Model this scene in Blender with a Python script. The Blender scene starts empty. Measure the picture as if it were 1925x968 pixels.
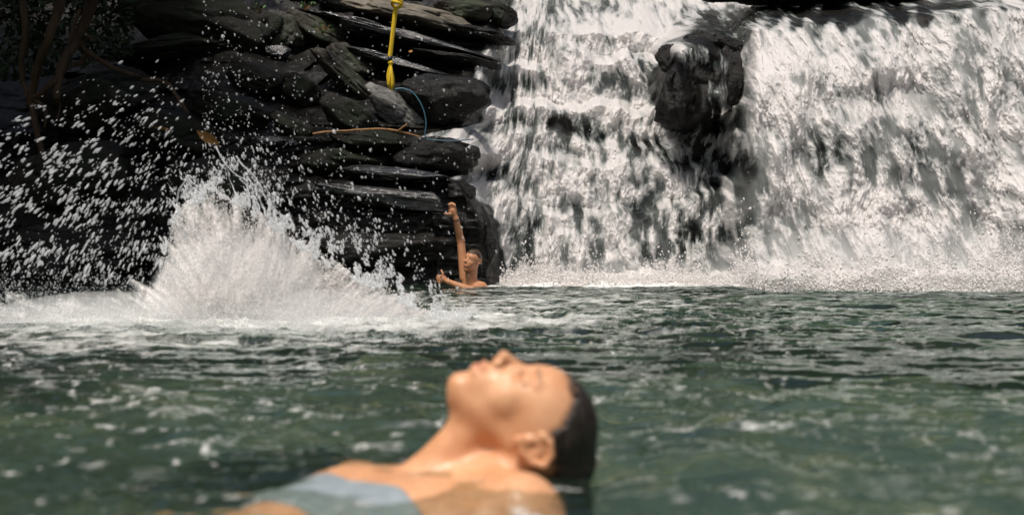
import bpy, math, random
import numpy as np
R = math.radians
SC = bpy.context.scene
COL = SC.collection
random.seed(7)

# ------------------------------------------------------------------ camera, sky, sun, exposure
F = 2500.0; CX = 962.5; HY = 473.0; CH = 0.35      # focal length in photo pixels, optical centre, horizon row, camera height
cam_d = bpy.data.cameras.new('camera'); cam = bpy.data.objects.new('camera', cam_d); COL.objects.link(cam)
cam.location = (0, 0, CH); cam.rotation_euler = (R(90), 0, 0)
cam_d.sensor_width = 36; cam_d.lens = F / 1925 * 36
cam_d.shift_y = -(484 - HY) / 1925
cam_d.clip_start = 0.05; cam_d.clip_end = 500
cam_d.dof.use_dof = True; cam_d.dof.focus_distance = 13.0; cam_d.dof.aperture_fstop = 3.4
SC.camera = cam
SUN_EL, SUN_AZ = 65.0, 202.0       # azimuth the light comes from, degrees clockwise from +Y (behind the camera, a little left)
w = bpy.data.worlds.new('World'); SC.world = w; w.use_nodes = True
nt = w.node_tree; bg = nt.nodes['Background']
sky = nt.nodes.new('ShaderNodeTexSky'); sky.sky_type = 'NISHITA'; sky.sun_disc = False
sky.sun_elevation = R(SUN_EL); sky.sun_rotation = R(SUN_AZ); sky.dust_density = 5.0; sky.air_density = 1.0; sky.ozone_density = 0.6
nt.links.new(sky.outputs[0], bg.inputs[0]); bg.inputs[1].default_value = 0.085
sd = bpy.data.lights.new('sun', 'SUN'); so = bpy.data.objects.new('sun', sd); COL.objects.link(so)
sd.energy = 3.0; sd.angle = R(8); sd.color = (1.0, 0.93, 0.85)
az = R(SUN_AZ)
_from = np.array([math.sin(az) * math.cos(R(SUN_EL)), math.cos(az) * math.cos(R(SUN_EL)), math.sin(R(SUN_EL))])
import mathutils
so.rotation_euler = mathutils.Vector(_from).to_track_quat('Z', 'Y').to_euler()
SC.view_settings.view_transform = 'Standard'; SC.view_settings.look = 'None'
SC.view_settings.exposure = 0.40; SC.view_settings.gamma = 1; SC.view_settings.use_curve_mapping = False
SC.render.engine = 'CYCLES'
SC.cycles.use_denoising = True; SC.cycles.denoiser = 'OPENIMAGEDENOISE'; SC.cycles.denoising_input_passes = 'RGB_ALBEDO_NORMAL'
SC.cycles.max_bounces = 8; SC.cycles.transparent_max_bounces = 12
SC.cycles.diffuse_bounces = 5; SC.cycles.glossy_bounces = 3
SC.cycles.volume_bounces = 4; SC.cycles.max_bounces = 12
SC.cycles.caustics_reflective = False; SC.cycles.caustics_refractive = False

# ------------------------------------------------------------------ noise
def _hash(ix, iy, iz, seed):
    h = (ix.astype(np.int64) * 374761393 + iy.astype(np.int64) * 668265263 + iz.astype(np.int64) * 2147483647 + seed * 1274126177) & 0xffffffff
    h = ((h ^ (h >> 13)) * 1274126177) & 0xffffffff
    h = ((h ^ (h >> 16)) * 2246822519) & 0xffffffff
    return (((h ^ (h >> 15)) & 0xffffff) / 8388607.5 - 1.0).astype(np.float32)
def vn(x, y, z=0.0, seed=0):
    x, y, z = np.broadcast_arrays(np.asarray(x, float), np.asarray(y, float), np.asarray(z, float))
    fx, fy, fz = np.floor(x), np.floor(y), np.floor(z)
    ix, iy, iz = fx.astype(np.int64), fy.astype(np.int64), fz.astype(np.int64)
    u, v, t = x - fx, y - fy, z - fz
    u = u*u*u*(u*(u*6-15)+10); v = v*v*v*(v*(v*6-15)+10); t = t*t*t*(t*(t*6-15)+10)
    def pl(k):
        a = _hash(ix, iy, iz+k, seed); b = _hash(ix+1, iy, iz+k, seed)
        c = _hash(ix, iy+1, iz+k, seed); d = _hash(ix+1, iy+1, iz+k, seed)
        return (a*(1-u)+b*u)*(1-v) + (c*(1-u)+d*u)*v
    if not np.any(t): return pl(0)
    return pl(0)*(1-t) + pl(1)*t
def fbm(x, y, z=0.0, o=4, g=0.5, seed=0):
    s = 0; a = 1; n = 0
    for k in range(o):
        s = s + a*vn(np.asarray(x)*2**k + 17.3*k, np.asarray(y)*2**k - 9.1*k, np.asarray(z)*2**k + (3.7*k if np.any(z) else 0), seed+k); n += a; a *= g
    return s/n
def ridge(x, y, z=0.0, o=4, g=0.5, seed=0):
    s = 0; a = 1; n = 0
    for k in range(o):
        s = s + a*(1-2*np.abs(vn(np.asarray(x)*2**k + 5.3*k, np.asarray(y)*2**k + 2.1*k, np.asarray(z)*2**k, seed+k))); n += a; a *= g
    return s/n
def ss(a, b, x):
    t = np.clip((x-a)/(b-a), 0, 1); return t*t*(3-2*t)
def lerp(a, b, t): return a + (b-a)*t

# ------------------------------------------------------------------ mesh helpers
def props(o, label=None, cat=None, group=None, kind=None):
    if label: o['label'] = label
    if cat: o['category'] = cat
    if group: o['group'] = group
    if kind: o['kind'] = kind
    return o
def mesh_obj(name, V, faces, mat, parent=None, smooth=True, attrs=None):
    V = np.asarray(V, np.float32)
    me = bpy.data.meshes.new(name)
    faces = np.asarray(faces, np.int32); n, k = faces.shape
    me.vertices.add(len(V)); me.vertices.foreach_set('co', V.ravel())
    me.loops.add(n*k); me.loops.foreach_set('vertex_index', faces.ravel())
    me.polygons.add(n); me.polygons.foreach_set('loop_start', np.arange(0, n*k, k, dtype=np.int32))
    me.update(calc_edges=True); me.validate()
    me.polygons.foreach_set('use_smooth', np.full(len(me.polygons), smooth, bool))
    for an, av in (attrs or {}).items():
        av = np.asarray(av, np.float32)
        if av.ndim == 1:
            a = me.attributes.new(an, 'FLOAT', 'POINT'); a.data.foreach_set('value', av)
        else:
            a = me.attributes.new(an, 'FLOAT_VECTOR', 'POINT'); a.data.foreach_set('vector', av.ravel())
    o = bpy.data.objects.new(name, me); COL.objects.link(o)
    if mat: me.materials.append(mat)
    if parent: o.parent = parent
    return o
def grid_faces(nr, nc):
    i = np.arange(nr*nc).reshape(nr, nc)
    return np.stack([i[:-1,:-1].ravel(), i[:-1,1:].ravel(), i[1:,1:].ravel(), i[1:,:-1].ravel()], 1)
def empty(name, loc, label=None, cat=None, group=None):
    o = bpy.data.objects.new(name, None); COL.objects.link(o); o.location = loc; o.empty_display_size = 0.1
    props(o, label, cat, group); return o
def at(px, py, Y):
    return np.array([(px-CX)*Y/F, Y, CH-(py-HY)*Y/F])
def keep(o, parent):       # parent without moving
    o.parent = parent; o.matrix_parent_inverse = mathutils.Matrix.Translation(-mathutils.Vector(parent.location))
    return o
def tube_arrays(pts, rad, seg=10, sub=6):
    pts = np.asarray(pts, float); rad = np.broadcast_to(np.asarray(rad, float), (len(pts),))
    # catmull-rom
    P = np.vstack([2*pts[0]-pts[1], pts, 2*pts[-1]-pts[-2]]); out = []; rr = []
    for i in range(len(pts)-1):
        p0, p1, p2, p3 = P[i:i+4]
        for k in range(sub):
            t = k/sub
            out.append(.5*((2*p1)+(-p0+p2)*t+(2*p0-5*p1+4*p2-p3)*t*t+(-p0+3*p1-3*p2+p3)*t**3)); rr.append(rad[i]*(1-t)+rad[i+1]*t)
    out.append(pts[-1]); rr.append(rad[-1]); out = np.array(out); rr = np.array(rr)
    T = np.gradient(out, axis=0); T /= np.linalg.norm(T, axis=1)[:, None]+1e-9
    up = np.array([0.31, 0.9, 0.27]); N = np.cross(T, up); N /= np.linalg.norm(N, axis=1)[:, None]; B = np.cross(T, N)
    a = np.linspace(0, 2*np.pi, seg, endpoint=False)
    V = out[:, None] + rr[:, None, None]*(np.cos(a)[None, :, None]*N[:, None]+np.sin(a)[None, :, None]*B[:, None])
    n = len(out); V = V.reshape(-1, 3); fs = []
    for i in range(n-1):
        for j in range(seg):
            k = (j+1) % seg
            fs.append((i*seg+j, i*seg+k, (i+1)*seg+k, (i+1)*seg+j))
    V = np.vstack([V, out[0], out[-1]]); c0 = n*seg; c1 = c0+1
    for j in range(seg):
        k = (j+1) % seg
        fs.append((c0, k, j, j)); fs.append((c1, (n-1)*seg+j, (n-1)*seg+k, (n-1)*seg+k))
    return V, fs
def tubes(name, lines, mat, parent=None, seg=10, sub=6, bump=0.0):
    Vs = []; Fs = []; off = 0
    for pts, rad in lines:
        V, f = tube_arrays(pts, rad, seg, sub); Vs.append(V); Fs += [tuple(i+off for i in q) for q in f]; off += len(V)
    V = np.vstack(Vs)
    if bump: V = V + bump*np.stack([fbm(V[:,0]*12, V[:,1]*12, V[:,2]*12+s, 3, seed=s) for s in (1, 2, 3)], 1)
    me = bpy.data.meshes.new(name)
    me.from_pydata(V.tolist(), [], [tuple(dict.fromkeys(q)) for q in Fs]); me.update()
    me.polygons.foreach_set('use_smooth', np.ones(len(me.polygons), bool))
    o = bpy.data.objects.new(name, me); COL.objects.link(o); me.materials.append(mat)
    if parent: keep(o, parent)
    return o
_g = (1+5**.5)/2
ICO = np.array([(-1,_g,0),(1,_g,0),(-1,-_g,0),(1,-_g,0),(0,-1,_g),(0,1,_g),(0,-1,-_g),(0,1,-_g),(_g,0,-1),(_g,0,1),(-_g,0,-1),(-_g,0,1)], float)
ICO /= np.linalg.norm(ICO[0])
ICOF = np.array([(0,11,5),(0,5,1),(0,1,7),(0,7,10),(0,10,11),(1,5,9),(5,11,4),(11,10,2),(10,7,6),(7,1,8),(3,9,4),(3,4,2),(3,2,6),(3,6,8),(3,8,9),(4,9,5),(2,4,11),(6,2,10),(8,6,7),(9,8,1)])
def drops(name, P, r, D, el, mat, extra=None):
    """P centres, r radii, D long axis (n,3), el elongation"""
    n = len(P); D = D/np.linalg.norm(D, axis=1)[:, None]
    rs = np.random.RandomState(n)
    base = ICO[None]*(1+0.25*rs.uniform(-1, 1, (n, 12)))[:, :, None]*r[:, None, None]
    al = (base*D[:, None]).sum(2)
    V = base + (al*(el[:, None]-1))[:, :, None]*D[:, None] + P[:, None]
    Fc = (ICOF[None]+12*np.arange(n)[:, None, None]).reshape(-1, 3)
    return mesh_obj(name, V.reshape(-1, 3), Fc, mat)

# ------------------------------------------------------------------ surface nets on signed distance fields
def surface_net(sdf, lo, hi, h, B=12):
    lo = np.array(lo, float); n = np.ceil((np.array(hi)-lo)/h/B).astype(int)*B+1
    Fd = np.ones(n, np.float32)
    rad = B*h*0.5*math.sqrt(3)*1.35
    ax = [lo[i]+h*np.arange(n[i]) for i in range(3)]
    ci = [np.arange(0, n[i]-1, B) for i in range(3)]
    C = np.stack(np.meshgrid(*[lo[i]+h*(ci[i]+B/2) for i in range(3)], indexing='ij'), -1)
    d = sdf(C[..., 0], C[..., 1], C[..., 2])
    for a, b, c in np.ndindex(*d.shape):
        i, j, k = ci[0][a], ci[1][b], ci[2][c]
        sl = np.s_[i:i+B+1, j:j+B+1, k:k+B+1]
        if abs(d[a, b, c]) < rad:
            X, Y, Z = np.meshgrid(ax[0][i:i+B+1], ax[1][j:j+B+1], ax[2][k:k+B+1], indexing='ij')
            Fd[sl] = sdf(X, Y, Z)
        elif d[a, b, c] < 0:
            Fd[i:i+B, j:j+B, k:k+B] = -1
    Fd[0] = Fd[-1] = 1; Fd[:, 0] = Fd[:, -1] = 1; Fd[:, :, 0] = Fd[:, :, -1] = 1
    s = Fd < 0
    cnt = np.zeros(n-1, np.uint8)
    for a, b, c in np.ndindex(2, 2, 2):
        cnt += s[a:n[0]-1+a, b:n[1]-1+b, c:n[2]-1+c]
    act = np.argwhere((cnt > 0) & (cnt < 8))
    idx = np.full(n-1, -1, np.int32); idx[tuple(act.T)] = np.arange(len(act))
    pos = np.zeros((len(act), 3)); m = np.zeros(len(act))
    co = list(np.ndindex(2, 2, 2))
    for p in range(8):
        for q in range(p+1, 8):
            e = np.array(co[q])-np.array(co[p])
            if np.abs(e).sum() != 1: continue
            A = act+co[p]; Bq = act+co[q]
            fa = Fd[tuple(A.T)]; fb = Fd[tuple(Bq.T)]
            ok = (fa < 0) != (fb < 0)
            t = np.where(ok, fa/(fa-fb+1e-12), 0)
            pos[ok] += (np.array(co[p])+t[:, None]*e)[ok]; m += ok
    V = lo+h*(act+pos/m[:, None])
    faces = []
    for axis in range(3):
        u, v = (axis+1) % 3, (axis+2) % 3
        a = np.take(s, range(n[axis]-1), axis); b = np.take(s, range(1, n[axis]), axis)
        E = np.argwhere(a != b)
        E = E[(E[:, u] > 0) & (E[:, v] > 0) & (E[:, u] < n[u]-1) & (E[:, v] < n[v]-1)]
        if not len(E): continue
        inside = s[tuple(E.T)]
        eu = np.eye(3, dtype=int)[u]; ev = np.eye(3, dtype=int)[v]
        q = np.stack([idx[tuple((E-eu-ev).T)], idx[tuple((E-ev).T)], idx[tuple(E.T)], idx[tuple((E-eu).T)]], 1)
        q[~inside] = q[~inside][:, ::-1]
        faces.append(q)
    return V, np.vstack(faces)
def smin(a, b, k):
    h = np.clip(.5+.5*(b-a)/k, 0, 1); return b*(1-h)+a*h-k*h*(1-h)
def smax(a, b, k): return -smin(-a, -b, k)
def cone(x, y, z, a, b, ra, rb):
    a = np.asarray(a, float); b = np.asarray(b, float); ab = b-a; L = (ab**2).sum()+1e-12
    t = np.clip(((x-a[0])*ab[0]+(y-a[1])*ab[1]+(z-a[2])*ab[2])/L, 0, 1)
    return np.sqrt((x-a[0]-t*ab[0])**2+(y-a[1]-t*ab[1])**2+(z-a[2]-t*ab[2])**2)-(ra+(rb-ra)*t)
def ell(x, y, z, c, r, M=None):
    x, y, z = x-c[0], y-c[1], z-c[2]
    if M is not None: x, y, z = (M[0][0]*x+M[0][1]*y+M[0][2]*z, M[1][0]*x+M[1][1]*y+M[1][2]*z, M[2][0]*x+M[2][1]*y+M[2][2]*z)
    k0 = np.sqrt((x/r[0])**2+(y/r[1])**2+(z/r[2])**2); k1 = np.sqrt((x/r[0]**2)**2+(y/r[1]**2)**2+(z/r[2]**2)**2)
    return k0*(k0-1)/(k1+1e-9)

# ------------------------------------------------------------------ materials
def newmat(name):
    m = bpy.data.materials.new(name); m.use_nodes = True; t = m.node_tree; t.nodes.clear()
    out = t.nodes.new('ShaderNodeOutputMaterial'); return m, t, out
def N(t, k, **kw):
    n = t.nodes.new('ShaderNode'+k)
    for a, b in kw.items(): setattr(n, a, b)
    return n
def noise_ramp(t, scale, detail, stops, mapscale=(1,1,1), rough=.6, dist=0.0, coord='Object'):
    tc = N(t, 'TexCoord'); mp = N(t, 'Mapping'); mp.inputs['Scale'].default_value = mapscale
    nz = N(t, 'TexNoise'); nz.inputs['Scale'].default_value = scale; nz.inputs['Detail'].default_value = detail
    nz.inputs['Roughness'].default_value = rough; nz.inputs['Distortion'].default_value = dist
    t.links.new(tc.outputs[coord], mp.inputs[0]); t.links.new(mp.outputs[0], nz.inputs['Vector'])
    rp = N(t, 'ValToRGB'); e = rp.color_ramp.elements
    e[0].position, e[0].color = stops[0][0], (*stops[0][1], 1); e[1].position, e[1].color = stops[-1][0], (*stops[-1][1], 1)
    for p, c in stops[1:-1]:
        q = e.new(p); q.color = (*c, 1)
    t.links.new(nz.outputs['Fac'], rp.inputs[0])
    return nz, rp
def rock_mat(name, dark, light, wet=0.3, strata=1.0, bump=0.35, moss=None, spec=.35):
    m, t, out = newmat(name)
    b = N(t, 'BsdfPrincipled'); t.links.new(b.outputs[0], out.inputs[0])
    nz, rp = noise_ramp(t, 3.0, 9, [(.3, dark), (.5, tuple(.5*(a+c) for a, c in zip(dark, light))), (.72, light)], (1, 1, 1+1.5*strata), .65, .4)
    col = rp.outputs[0]
    if moss:
        n2, r2 = noise_ramp(t, 1.3, 6, [(.5, (0, 0, 0)), (.66, (1, 1, 1))])
        mx = N(t, 'MixRGB'); mx.inputs[2].default_value = (*moss, 1); t.links.new(r2.outputs[0], mx.inputs[0]); t.links.new(col, mx.inputs[1]); col = mx.outputs[0]
    t.links.new(col, b.inputs['Base Color'])
    n3, r3 = noise_ramp(t, 5.0, 5, [(.35, (wet,)*3), (.65, (min(1, wet+.35),)*3)])
    t.links.new(r3.outputs[0], b.inputs['Roughness'])
    b.inputs['Specular IOR Level'].default_value = spec
    n4, r4 = noise_ramp(t, 7.0, 10, [(0, (0,)*3), (1, (1,)*3)], (1, 1, 1+1.2*strata), .72, .5)
    bp = N(t, 'Bump'); bp.inputs['Strength'].default_value = bump; bp.inputs['Distance'].default_value = 0.06
    t.links.new(r4.outputs[0], bp.inputs['Height']); t.links.new(bp.outputs[0], b.inputs['Normal'])
    return m
M_CLIFF = rock_mat('wet_basalt', (.002, .002, .002), (.012, .011, .009), .22, 1.2, spec=.18)
M_BLACK = rock_mat('black_wet_rock', (.002, .002, .002), (.013, .012, .010), .2, .6, bump=.7, spec=.26)
M_GREY = rock_mat('grey_rock', (.035, .034, .032), (.22, .215, .20), .22, .5, bump=.6)
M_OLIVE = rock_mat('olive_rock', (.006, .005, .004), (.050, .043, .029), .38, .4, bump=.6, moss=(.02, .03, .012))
M_DARK = rock_mat('shaded_rock', (.003, .0026, .002), (.020, .017, .012), .4, .5, bump=.6, moss=(.01, .016, .006), spec=.22)  # darker version of the olive rock, shade of the bank put into its colour
M_WET = rock_mat('streaming_wet_rock', (.008, .008, .008), (.05, .05, .05), .06, .6, bump=.5, spec=1.0)
M_BROWN = rock_mat('brown_rock', (.05, .042, .03), (.17, .15, .115), .4, 1.0)
def simple(name, col, rough=.6, spec=.5, var=None, sc=20, bump=0, sss=0, sssr=(1,.3,.15), mapscale=(1,1,1)):
    m, t, out = newmat(name); b = N(t, 'BsdfPrincipled'); t.links.new(b.outputs[0], out.inputs[0])
    b.inputs['Base Color'].default_value = (*col, 1); b.inputs['Roughness'].default_value = rough; b.inputs['Specular IOR Level'].default_value = spec
    if var:
        nz, rp = noise_ramp(t, sc, 6, [(.35, col), (.65, var)], mapscale); t.links.new(rp.outputs[0], b.inputs['Base Color'])
    if bump:
        nz, rp = noise_ramp(t, sc*1.5, 6, [(0, (0,)*3), (1, (1,)*3)], mapscale); bp = N(t, 'Bump'); bp.inputs['Strength'].default_value = bump; bp.inputs['Distance'].default_value = .01
        t.links.new(rp.outputs[0], bp.inputs['Height']); t.links.new(bp.outputs[0], b.inputs['Normal'])
    if sss:
        b.inputs['Subsurface Weight'].default_value = sss; b.inputs['Subsurface Radius'].default_value = sssr; b.inputs['Subsurface Scale'].default_value = .012
    return m
FOAMC = (.84, .815, .80)
def foam_mat(name, attr=None, lo=.15, thin=(.16, .2, .2), rough=.55, maxa=1.0, transl=.42):
    m, t, out = newmat(name)
    d = N(t, 'BsdfPrincipled'); d.inputs['Roughness'].default_value = rough; d.inputs['Base Color'].default_value = (*FOAMC, 1)
    d.inputs['Specular IOR Level'].default_value = .4
    tl = N(t, 'BsdfTranslucent'); tl.inputs[0].default_value = (*FOAMC, 1)
    mx = N(t, 'MixShader'); mx.inputs[0].default_value = transl; t.links.new(d.outputs[0], mx.inputs[1]); t.links.new(tl.outputs[0], mx.inputs[2])
    if attr:
        a = N(t, 'Attribute', attribute_name=attr)
        cr = N(t, 'ValToRGB'); e = cr.color_ramp.elements
        e[0].position, e[0].color = .08, (*thin, 1); e[1].position, e[1].color = .72, (*FOAMC, 1)
        t.links.new(a.outputs['Fac'], cr.inputs[0]); t.links.new(cr.outputs[0], d.inputs['Base Color'])
        mr = N(t, 'MapRange'); mr.inputs['From Min'].default_value = 0; mr.inputs['From Max'].default_value = .42
        mr.inputs['To Min'].default_value = lo; mr.inputs['To Max'].default_value = maxa
        t.links.new(a.outputs['Fac'], mr.inputs[0])
        tr = N(t, 'BsdfTransparent'); m2 = N(t, 'MixShader'); t.links.new(mr.outputs[0], m2.inputs[0])
        t.links.new(tr.outputs[0], m2.inputs[1]); t.links.new(mx.outputs[0], m2.inputs[2]); t.links.new(m2.outputs[0], out.inputs[0])
    else: t.links.new(mx.outputs[0], out.inputs[0])
    return m
M_FALL = foam_mat('falling_water', 'foam', lo=0.0, thin=(.13,.175,.17))
M_FOAM = foam_mat('foam', None)
M_DROP, t, out = newmat('droplets')
_d = N(t, 'BsdfPrincipled'); _d.inputs['Base Color'].default_value = (.72, .74, .75, 1); _d.inputs['Roughness'].default_value = .12
_t = N(t, 'BsdfTransparent'); _m = N(t, 'MixShader'); _m.inputs[0].default_value = .42; t.links.new(_t.outputs[0], _m.inputs[1]); t.links.new(_d.outputs[0], _m.inputs[2]); t.links.new(_m.outputs[0], out.inputs[0])
M_SPLASH = foam_mat('splash_water', 'foam', lo=0.0, thin=(.35,.38,.36))

# ------------------------------------------------------------------ shape of the cliff (depth for every direction seen)
def water_edge(py): return np.interp(py, [0, 60, 100, 140, 180, 232, 250, 262, 290, 322, 335, 345, 400, 450, 530], [955, 945, 915, 893, 893, 900, 815, 775, 868, 895, 852, 872, 925, 940, 952])
def cliff_depth(px, py):
    px = np.asarray(px, float); py = np.asarray(py, float)
    nx = px/100.0
    jag = 10*vn(nx*1.6, 0*nx+3.3, seed=5) + 6*vn(nx*5, 0*nx+7, seed=6)
    # rock side, left
    L = 13.75+0*px
    L = L + 0.28*ss(470, 520, py)*ss(600, 500, px)
    L = L + .55*ss(345+jag*.6, 325+jag*.6, py) + .55*ss(262+jag, 240+jag, py)*ss(420, 560, px) + np.clip(250-py, 0, 400)*.0105
    L = L + 1.3*ss(430, 120, px)*ss(520, 300, py)
    L = L - 1.0*ss(180, -200, px)
    # cascade in the middle
    C = 14.7-.0003*(px-1000)+0*py
    for k, (y0, x1, y1, dep) in enumerate([(470, 1100, 470, .12), (365, 1380, 385, .38), (305, 1380, 335, .32), (262, 1300, 268, .40), (190, 1260, 200, .55), (105, 1290, 110, .5)]):
        yl = y0+(y1-y0)*(px-930)/(x1-930) + 32*vn(nx*1.5, 0*nx+k*9.1, seed=20+k) + 10*vn(nx*4.1, 0*nx+k*3.1, seed=30+k)
        C = C + dep*ss(yl+6, yl-12, py)
    C = C + np.clip(70+jag-py, 0, 300)*.035 + np.clip(520-py, 0, 600)*.0012
    C = lerp(C, 14.66+.10*vn(nx*4, py/35, seed=45), 1-ss(.6, 1.25, np.sqrt(((px-1315+8*vn(py/30, 0*py, seed=46))/76)**2+((py-150)/104)**2)))
    # the tall right fall
    Rr = 13.45-.0003*(px-1500) + .0022*np.clip(520-py, 0, 600)
    lip = 62-(px-1400)*.095+jag*.6
    Rr = Rr + np.clip(lip-py, 0, 300)*.045 + .0035*np.clip(lip+90-py, 0, 90)
    Rr = Rr + .16*vn(nx*1.1, py/130, seed=41) + .1*vn(nx*2.6, py/60, seed=42)
    a = ss(895, 955, px + .12*(py-300)*(py > 300)*0 - np.interp(py, [0, 95, 180, 240, 290, 340, 420, 530], [20, 20, -15, -35, -10, -40, 5, 15]))
    b = ss(1345, 1425, px)
    return lerp(lerp(L, C, a), Rr, b)

# cliff rock mesh, one sheet of real depth from far left to far right
px = np.concatenate([np.linspace(-900, 0, 90, endpoint=False), np.linspace(0, 1950, 700, endpoint=False), np.linspace(1950, 3000, 100)])
py = np.concatenate([np.linspace(-140, 0, 50, endpoint=False), np.linspace(0, 620, 300)])
PX, PY = np.meshgrid(px, py)
wet_ = ss(-14, 16, PX-water_edge(PY))*ss(150, 190, PX)
Y = cliff_depth(PX, PY)+.16*wet_
X = (PX-CX)*Y/F; Z = CH-(PY-HY)*Y/F
strat = np.floor(Z*5.5+1.2*vn(X*.7, Z*.5, seed=3)+.25*X)            # layers of rock, each stepping in or out
st = vn(strat*1.7, np.floor(X*1.3+strat*.37+.6*vn(X, Z, seed=8))*1.3, seed=9)
left = 1-wet_
Y = Y + left*(.10*st + .16*fbm(X*1.2, Z*1.6, seed=11, o=5)+.04*ridge(X*6, Z*9, seed=12)) + (1-left)*(.10*fbm(X*2.5, Z*2.5, seed=13, o=5))
X = (PX-CX)*Y/F; Z = CH-(PY-HY)*Y/F
nr, nc = PX.shape
o = mesh_obj('cliff', np.stack([X, Y, Z], -1).reshape(-1, 3), grid_faces(nr, nc)[:, ::-1], M_CLIFF); props(o, kind='structure')
cliff_fin = (px, py, Y)
def cliff_at(x, y):
    i = int(np.clip(np.searchsorted(px_c, x), 0, len(px_c)-1)); j = int(np.clip(np.searchsorted(py_c, y), 0, len(py_c)-1)); return float(Y_c[j, i])
px_c, py_c, Y_c = cliff_fin

# ------------------------------------------------------------------ waterfall sheet
def blob(px, py, cx, cy, rx, ry, soft=.5):
    return 1-ss(1-soft, 1+soft, np.sqrt(((px-cx)/rx)**2+((py-cy)/ry)**2))
def fall(name, x0, x1, lab):
    px = np.arange(x0, x1, 1.25); py = np.arange(-60, 552, 1.25)
    PX, PY = np.meshgrid(px, py)
    Yc = cliff_depth(PX, PY)
    X = (PX-CX)*Yc/F; Z = CH-(PY-HY)*Yc/F
    right = ss(1330, 1440, PX)
    shear = lerp(-.35*ss(1050, 930, PX), .16, right)
    U = X+shear*Z + .07*vn(X*2.2, Z*1.7, seed=50)+.012*vn(X*8, Z*5, seed=51)
    # coverage of white water: full at each lip, torn below it
    cov = .75+.02*right+0*PX
    nx = PX/100
    for k, (y0, xb, y1, s_) in enumerate([(365, 1380, 385, .30), (305, 1380, 335, .25), (262, 1300, 268, .28), (190, 1260, 200, .35), (105, 1290, 110, .3)]):
        yl = y0+(y1-y0)*(PX-930)/(xb-930)+32*vn(nx*1.5, 0*nx+k*9.1, seed=20+k)+10*vn(nx*4.1, 0*nx+k*3.1, seed=30+k)
        d = PY-yl
        cov = cov+(1-right)*s_*(np.exp(-((d-6)/18)**2)-(.42+.8*vn(nx*2.3, 0*nx+k, seed=140+k)).clip(0)*np.exp(-((d-52)/24)**2))
    cov += .30*ss(505, 535, PY)
    for (cx, cy, rx, ry, s_) in [(1315, 148, 72, 92, .95), (1295, 215, 45, 40, .6), (1250, 150, 30, 60, .5), (1330, 295, 60, 52, .6), (1240, 260, 50, 60, .3), (1325, 440, 45, 90, .55), (1270, 420, 35, 45, .3),
                                (1160, 352, 45, 28, .45), (1240, 350, 40, 30, .35), (935, 318, 42, 28, .6), (992, 345, 26, 26, .55), (920, 150, 40, 40, .3), (975, 215, 30, 50, .4), (1065, 245, 60, 28, .45), (1120, 245, 60, 22, .3),
                                (1175, 490, 120, 36, .25), (1020, 455, 60, 60, .2), (1415, 280, 35, 70, .5), (1412, 470, 38, 60, .6), (1530, 140, 25, 40, .45), (1560, 285, 60, 55, .6), (1715, 240, 45, 80, .3), (1700, 340, 60, 90, .28), (1800, 400, 45, 90, .33),
                                (1500, 430, 30, 40, .35), (1560, 470, 45, 40, .25), (1820, 270, 40, 60, .25), (1730, 470, 60, 50, .2), (1460, 30, 110, 26, .65), (1620, 16, 120, 22, .6), (1350, 60, 50, 30, .6), (1000, 90, 80, 25, .25), (1120, 20, 90, 18, .35), (1790, 150, 40, 50, .2), (1800, 6, 170, 18, .7), (1560, 42, 60, 16, .4), (1700, 30, 60, 14, .35)]:
        cov -= (s_ if s_ > 1 else .8*s_)*blob(PX+14*vn(PX/30, PY/30, seed=7), PY+22*vn(PX/22, PY/40, seed=8), cx, cy, rx, ry, .8)
    for (cx, cy, rx, ry, s_) in [(1190, 60, 90, 45, .35), (1010, 200, 110, 22, .25), (1160, 190, 80, 28, .3), (1450, 230, 45, 120, .2), (1640, 160, 90, 90, .2), (1480, 100, 70, 40, .25), (1600, 400, 50, 120, .1), (1200, 320, 60, 20, .2)]:
        cov += s_*blob(PX, PY, cx, cy, rx, ry, .6)
    ledge = water_edge(PY)
    ledge = ledge + 7*vn(PY/14, PY*0+2, seed=60)
    edge = ss(ledge-6, ledge+10, PX+8*vn(U*12, Z*5, seed=61))
    streak = fbm(U*12, Z*3.0, 0, 5, .6, seed=70)
    clump = fbm(U*12, Z*5.5, 0, 5, .58, seed=80); speck = fbm(U*42, Z*17, 0, 2, .7, seed=85)
    big = fbm(U*2.6, Z*1.6, 0, 4, .6, seed=90)
    m = cov*.96 + .62*streak + .55*clump + .50*big + .10*speck
    foam = np.clip((m-.12)*.95, 0, 1)
    veil = ss(.25, .62, cov)*(.24+.10*right+.22*big+.12*streak)
    foam = np.clip(np.maximum(foam, veil), 0, 1)*edge
    # depth of the froth: billows, then clumps, then torn strands
    bil = ridge(U*3.5, Z*2.6, 0, 3, .5, seed=100)
    disp = .05+.10*np.clip(foam, 0, 1)*(.5+.5*bil)+.055*streak*foam+.045*clump*foam+.006*speck*foam
    Yw = Yc-disp*(.35+.65*edge)
    X = (PX-CX)*Yw/F; Z2 = CH-(PY-HY)*Yw/F
    V = np.stack([X, Yw, Z2], -1).reshape(-1, 3); Fc = grid_faces(*PX.shape)[:, ::-1]
    fo = foam.reshape(-1)
    keepf = fo[Fc].max(1) > .03
    Fc = Fc[keepf]; used = np.unique(Fc); rm = np.full(len(V), -1); rm[used] = np.arange(len(used))
    o = mesh_obj(name, V[used], rm[Fc], M_FALL, attrs={'foam': fo[used]})
    return o, (PX, PY, Yw, foam, U)
o, FALL = fall('waterfall', 770, 2080, None)
props(o, 'white cascading waterfall tumbling over the dark stepped rock ledges', 'waterfall')
fallo = o
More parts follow.
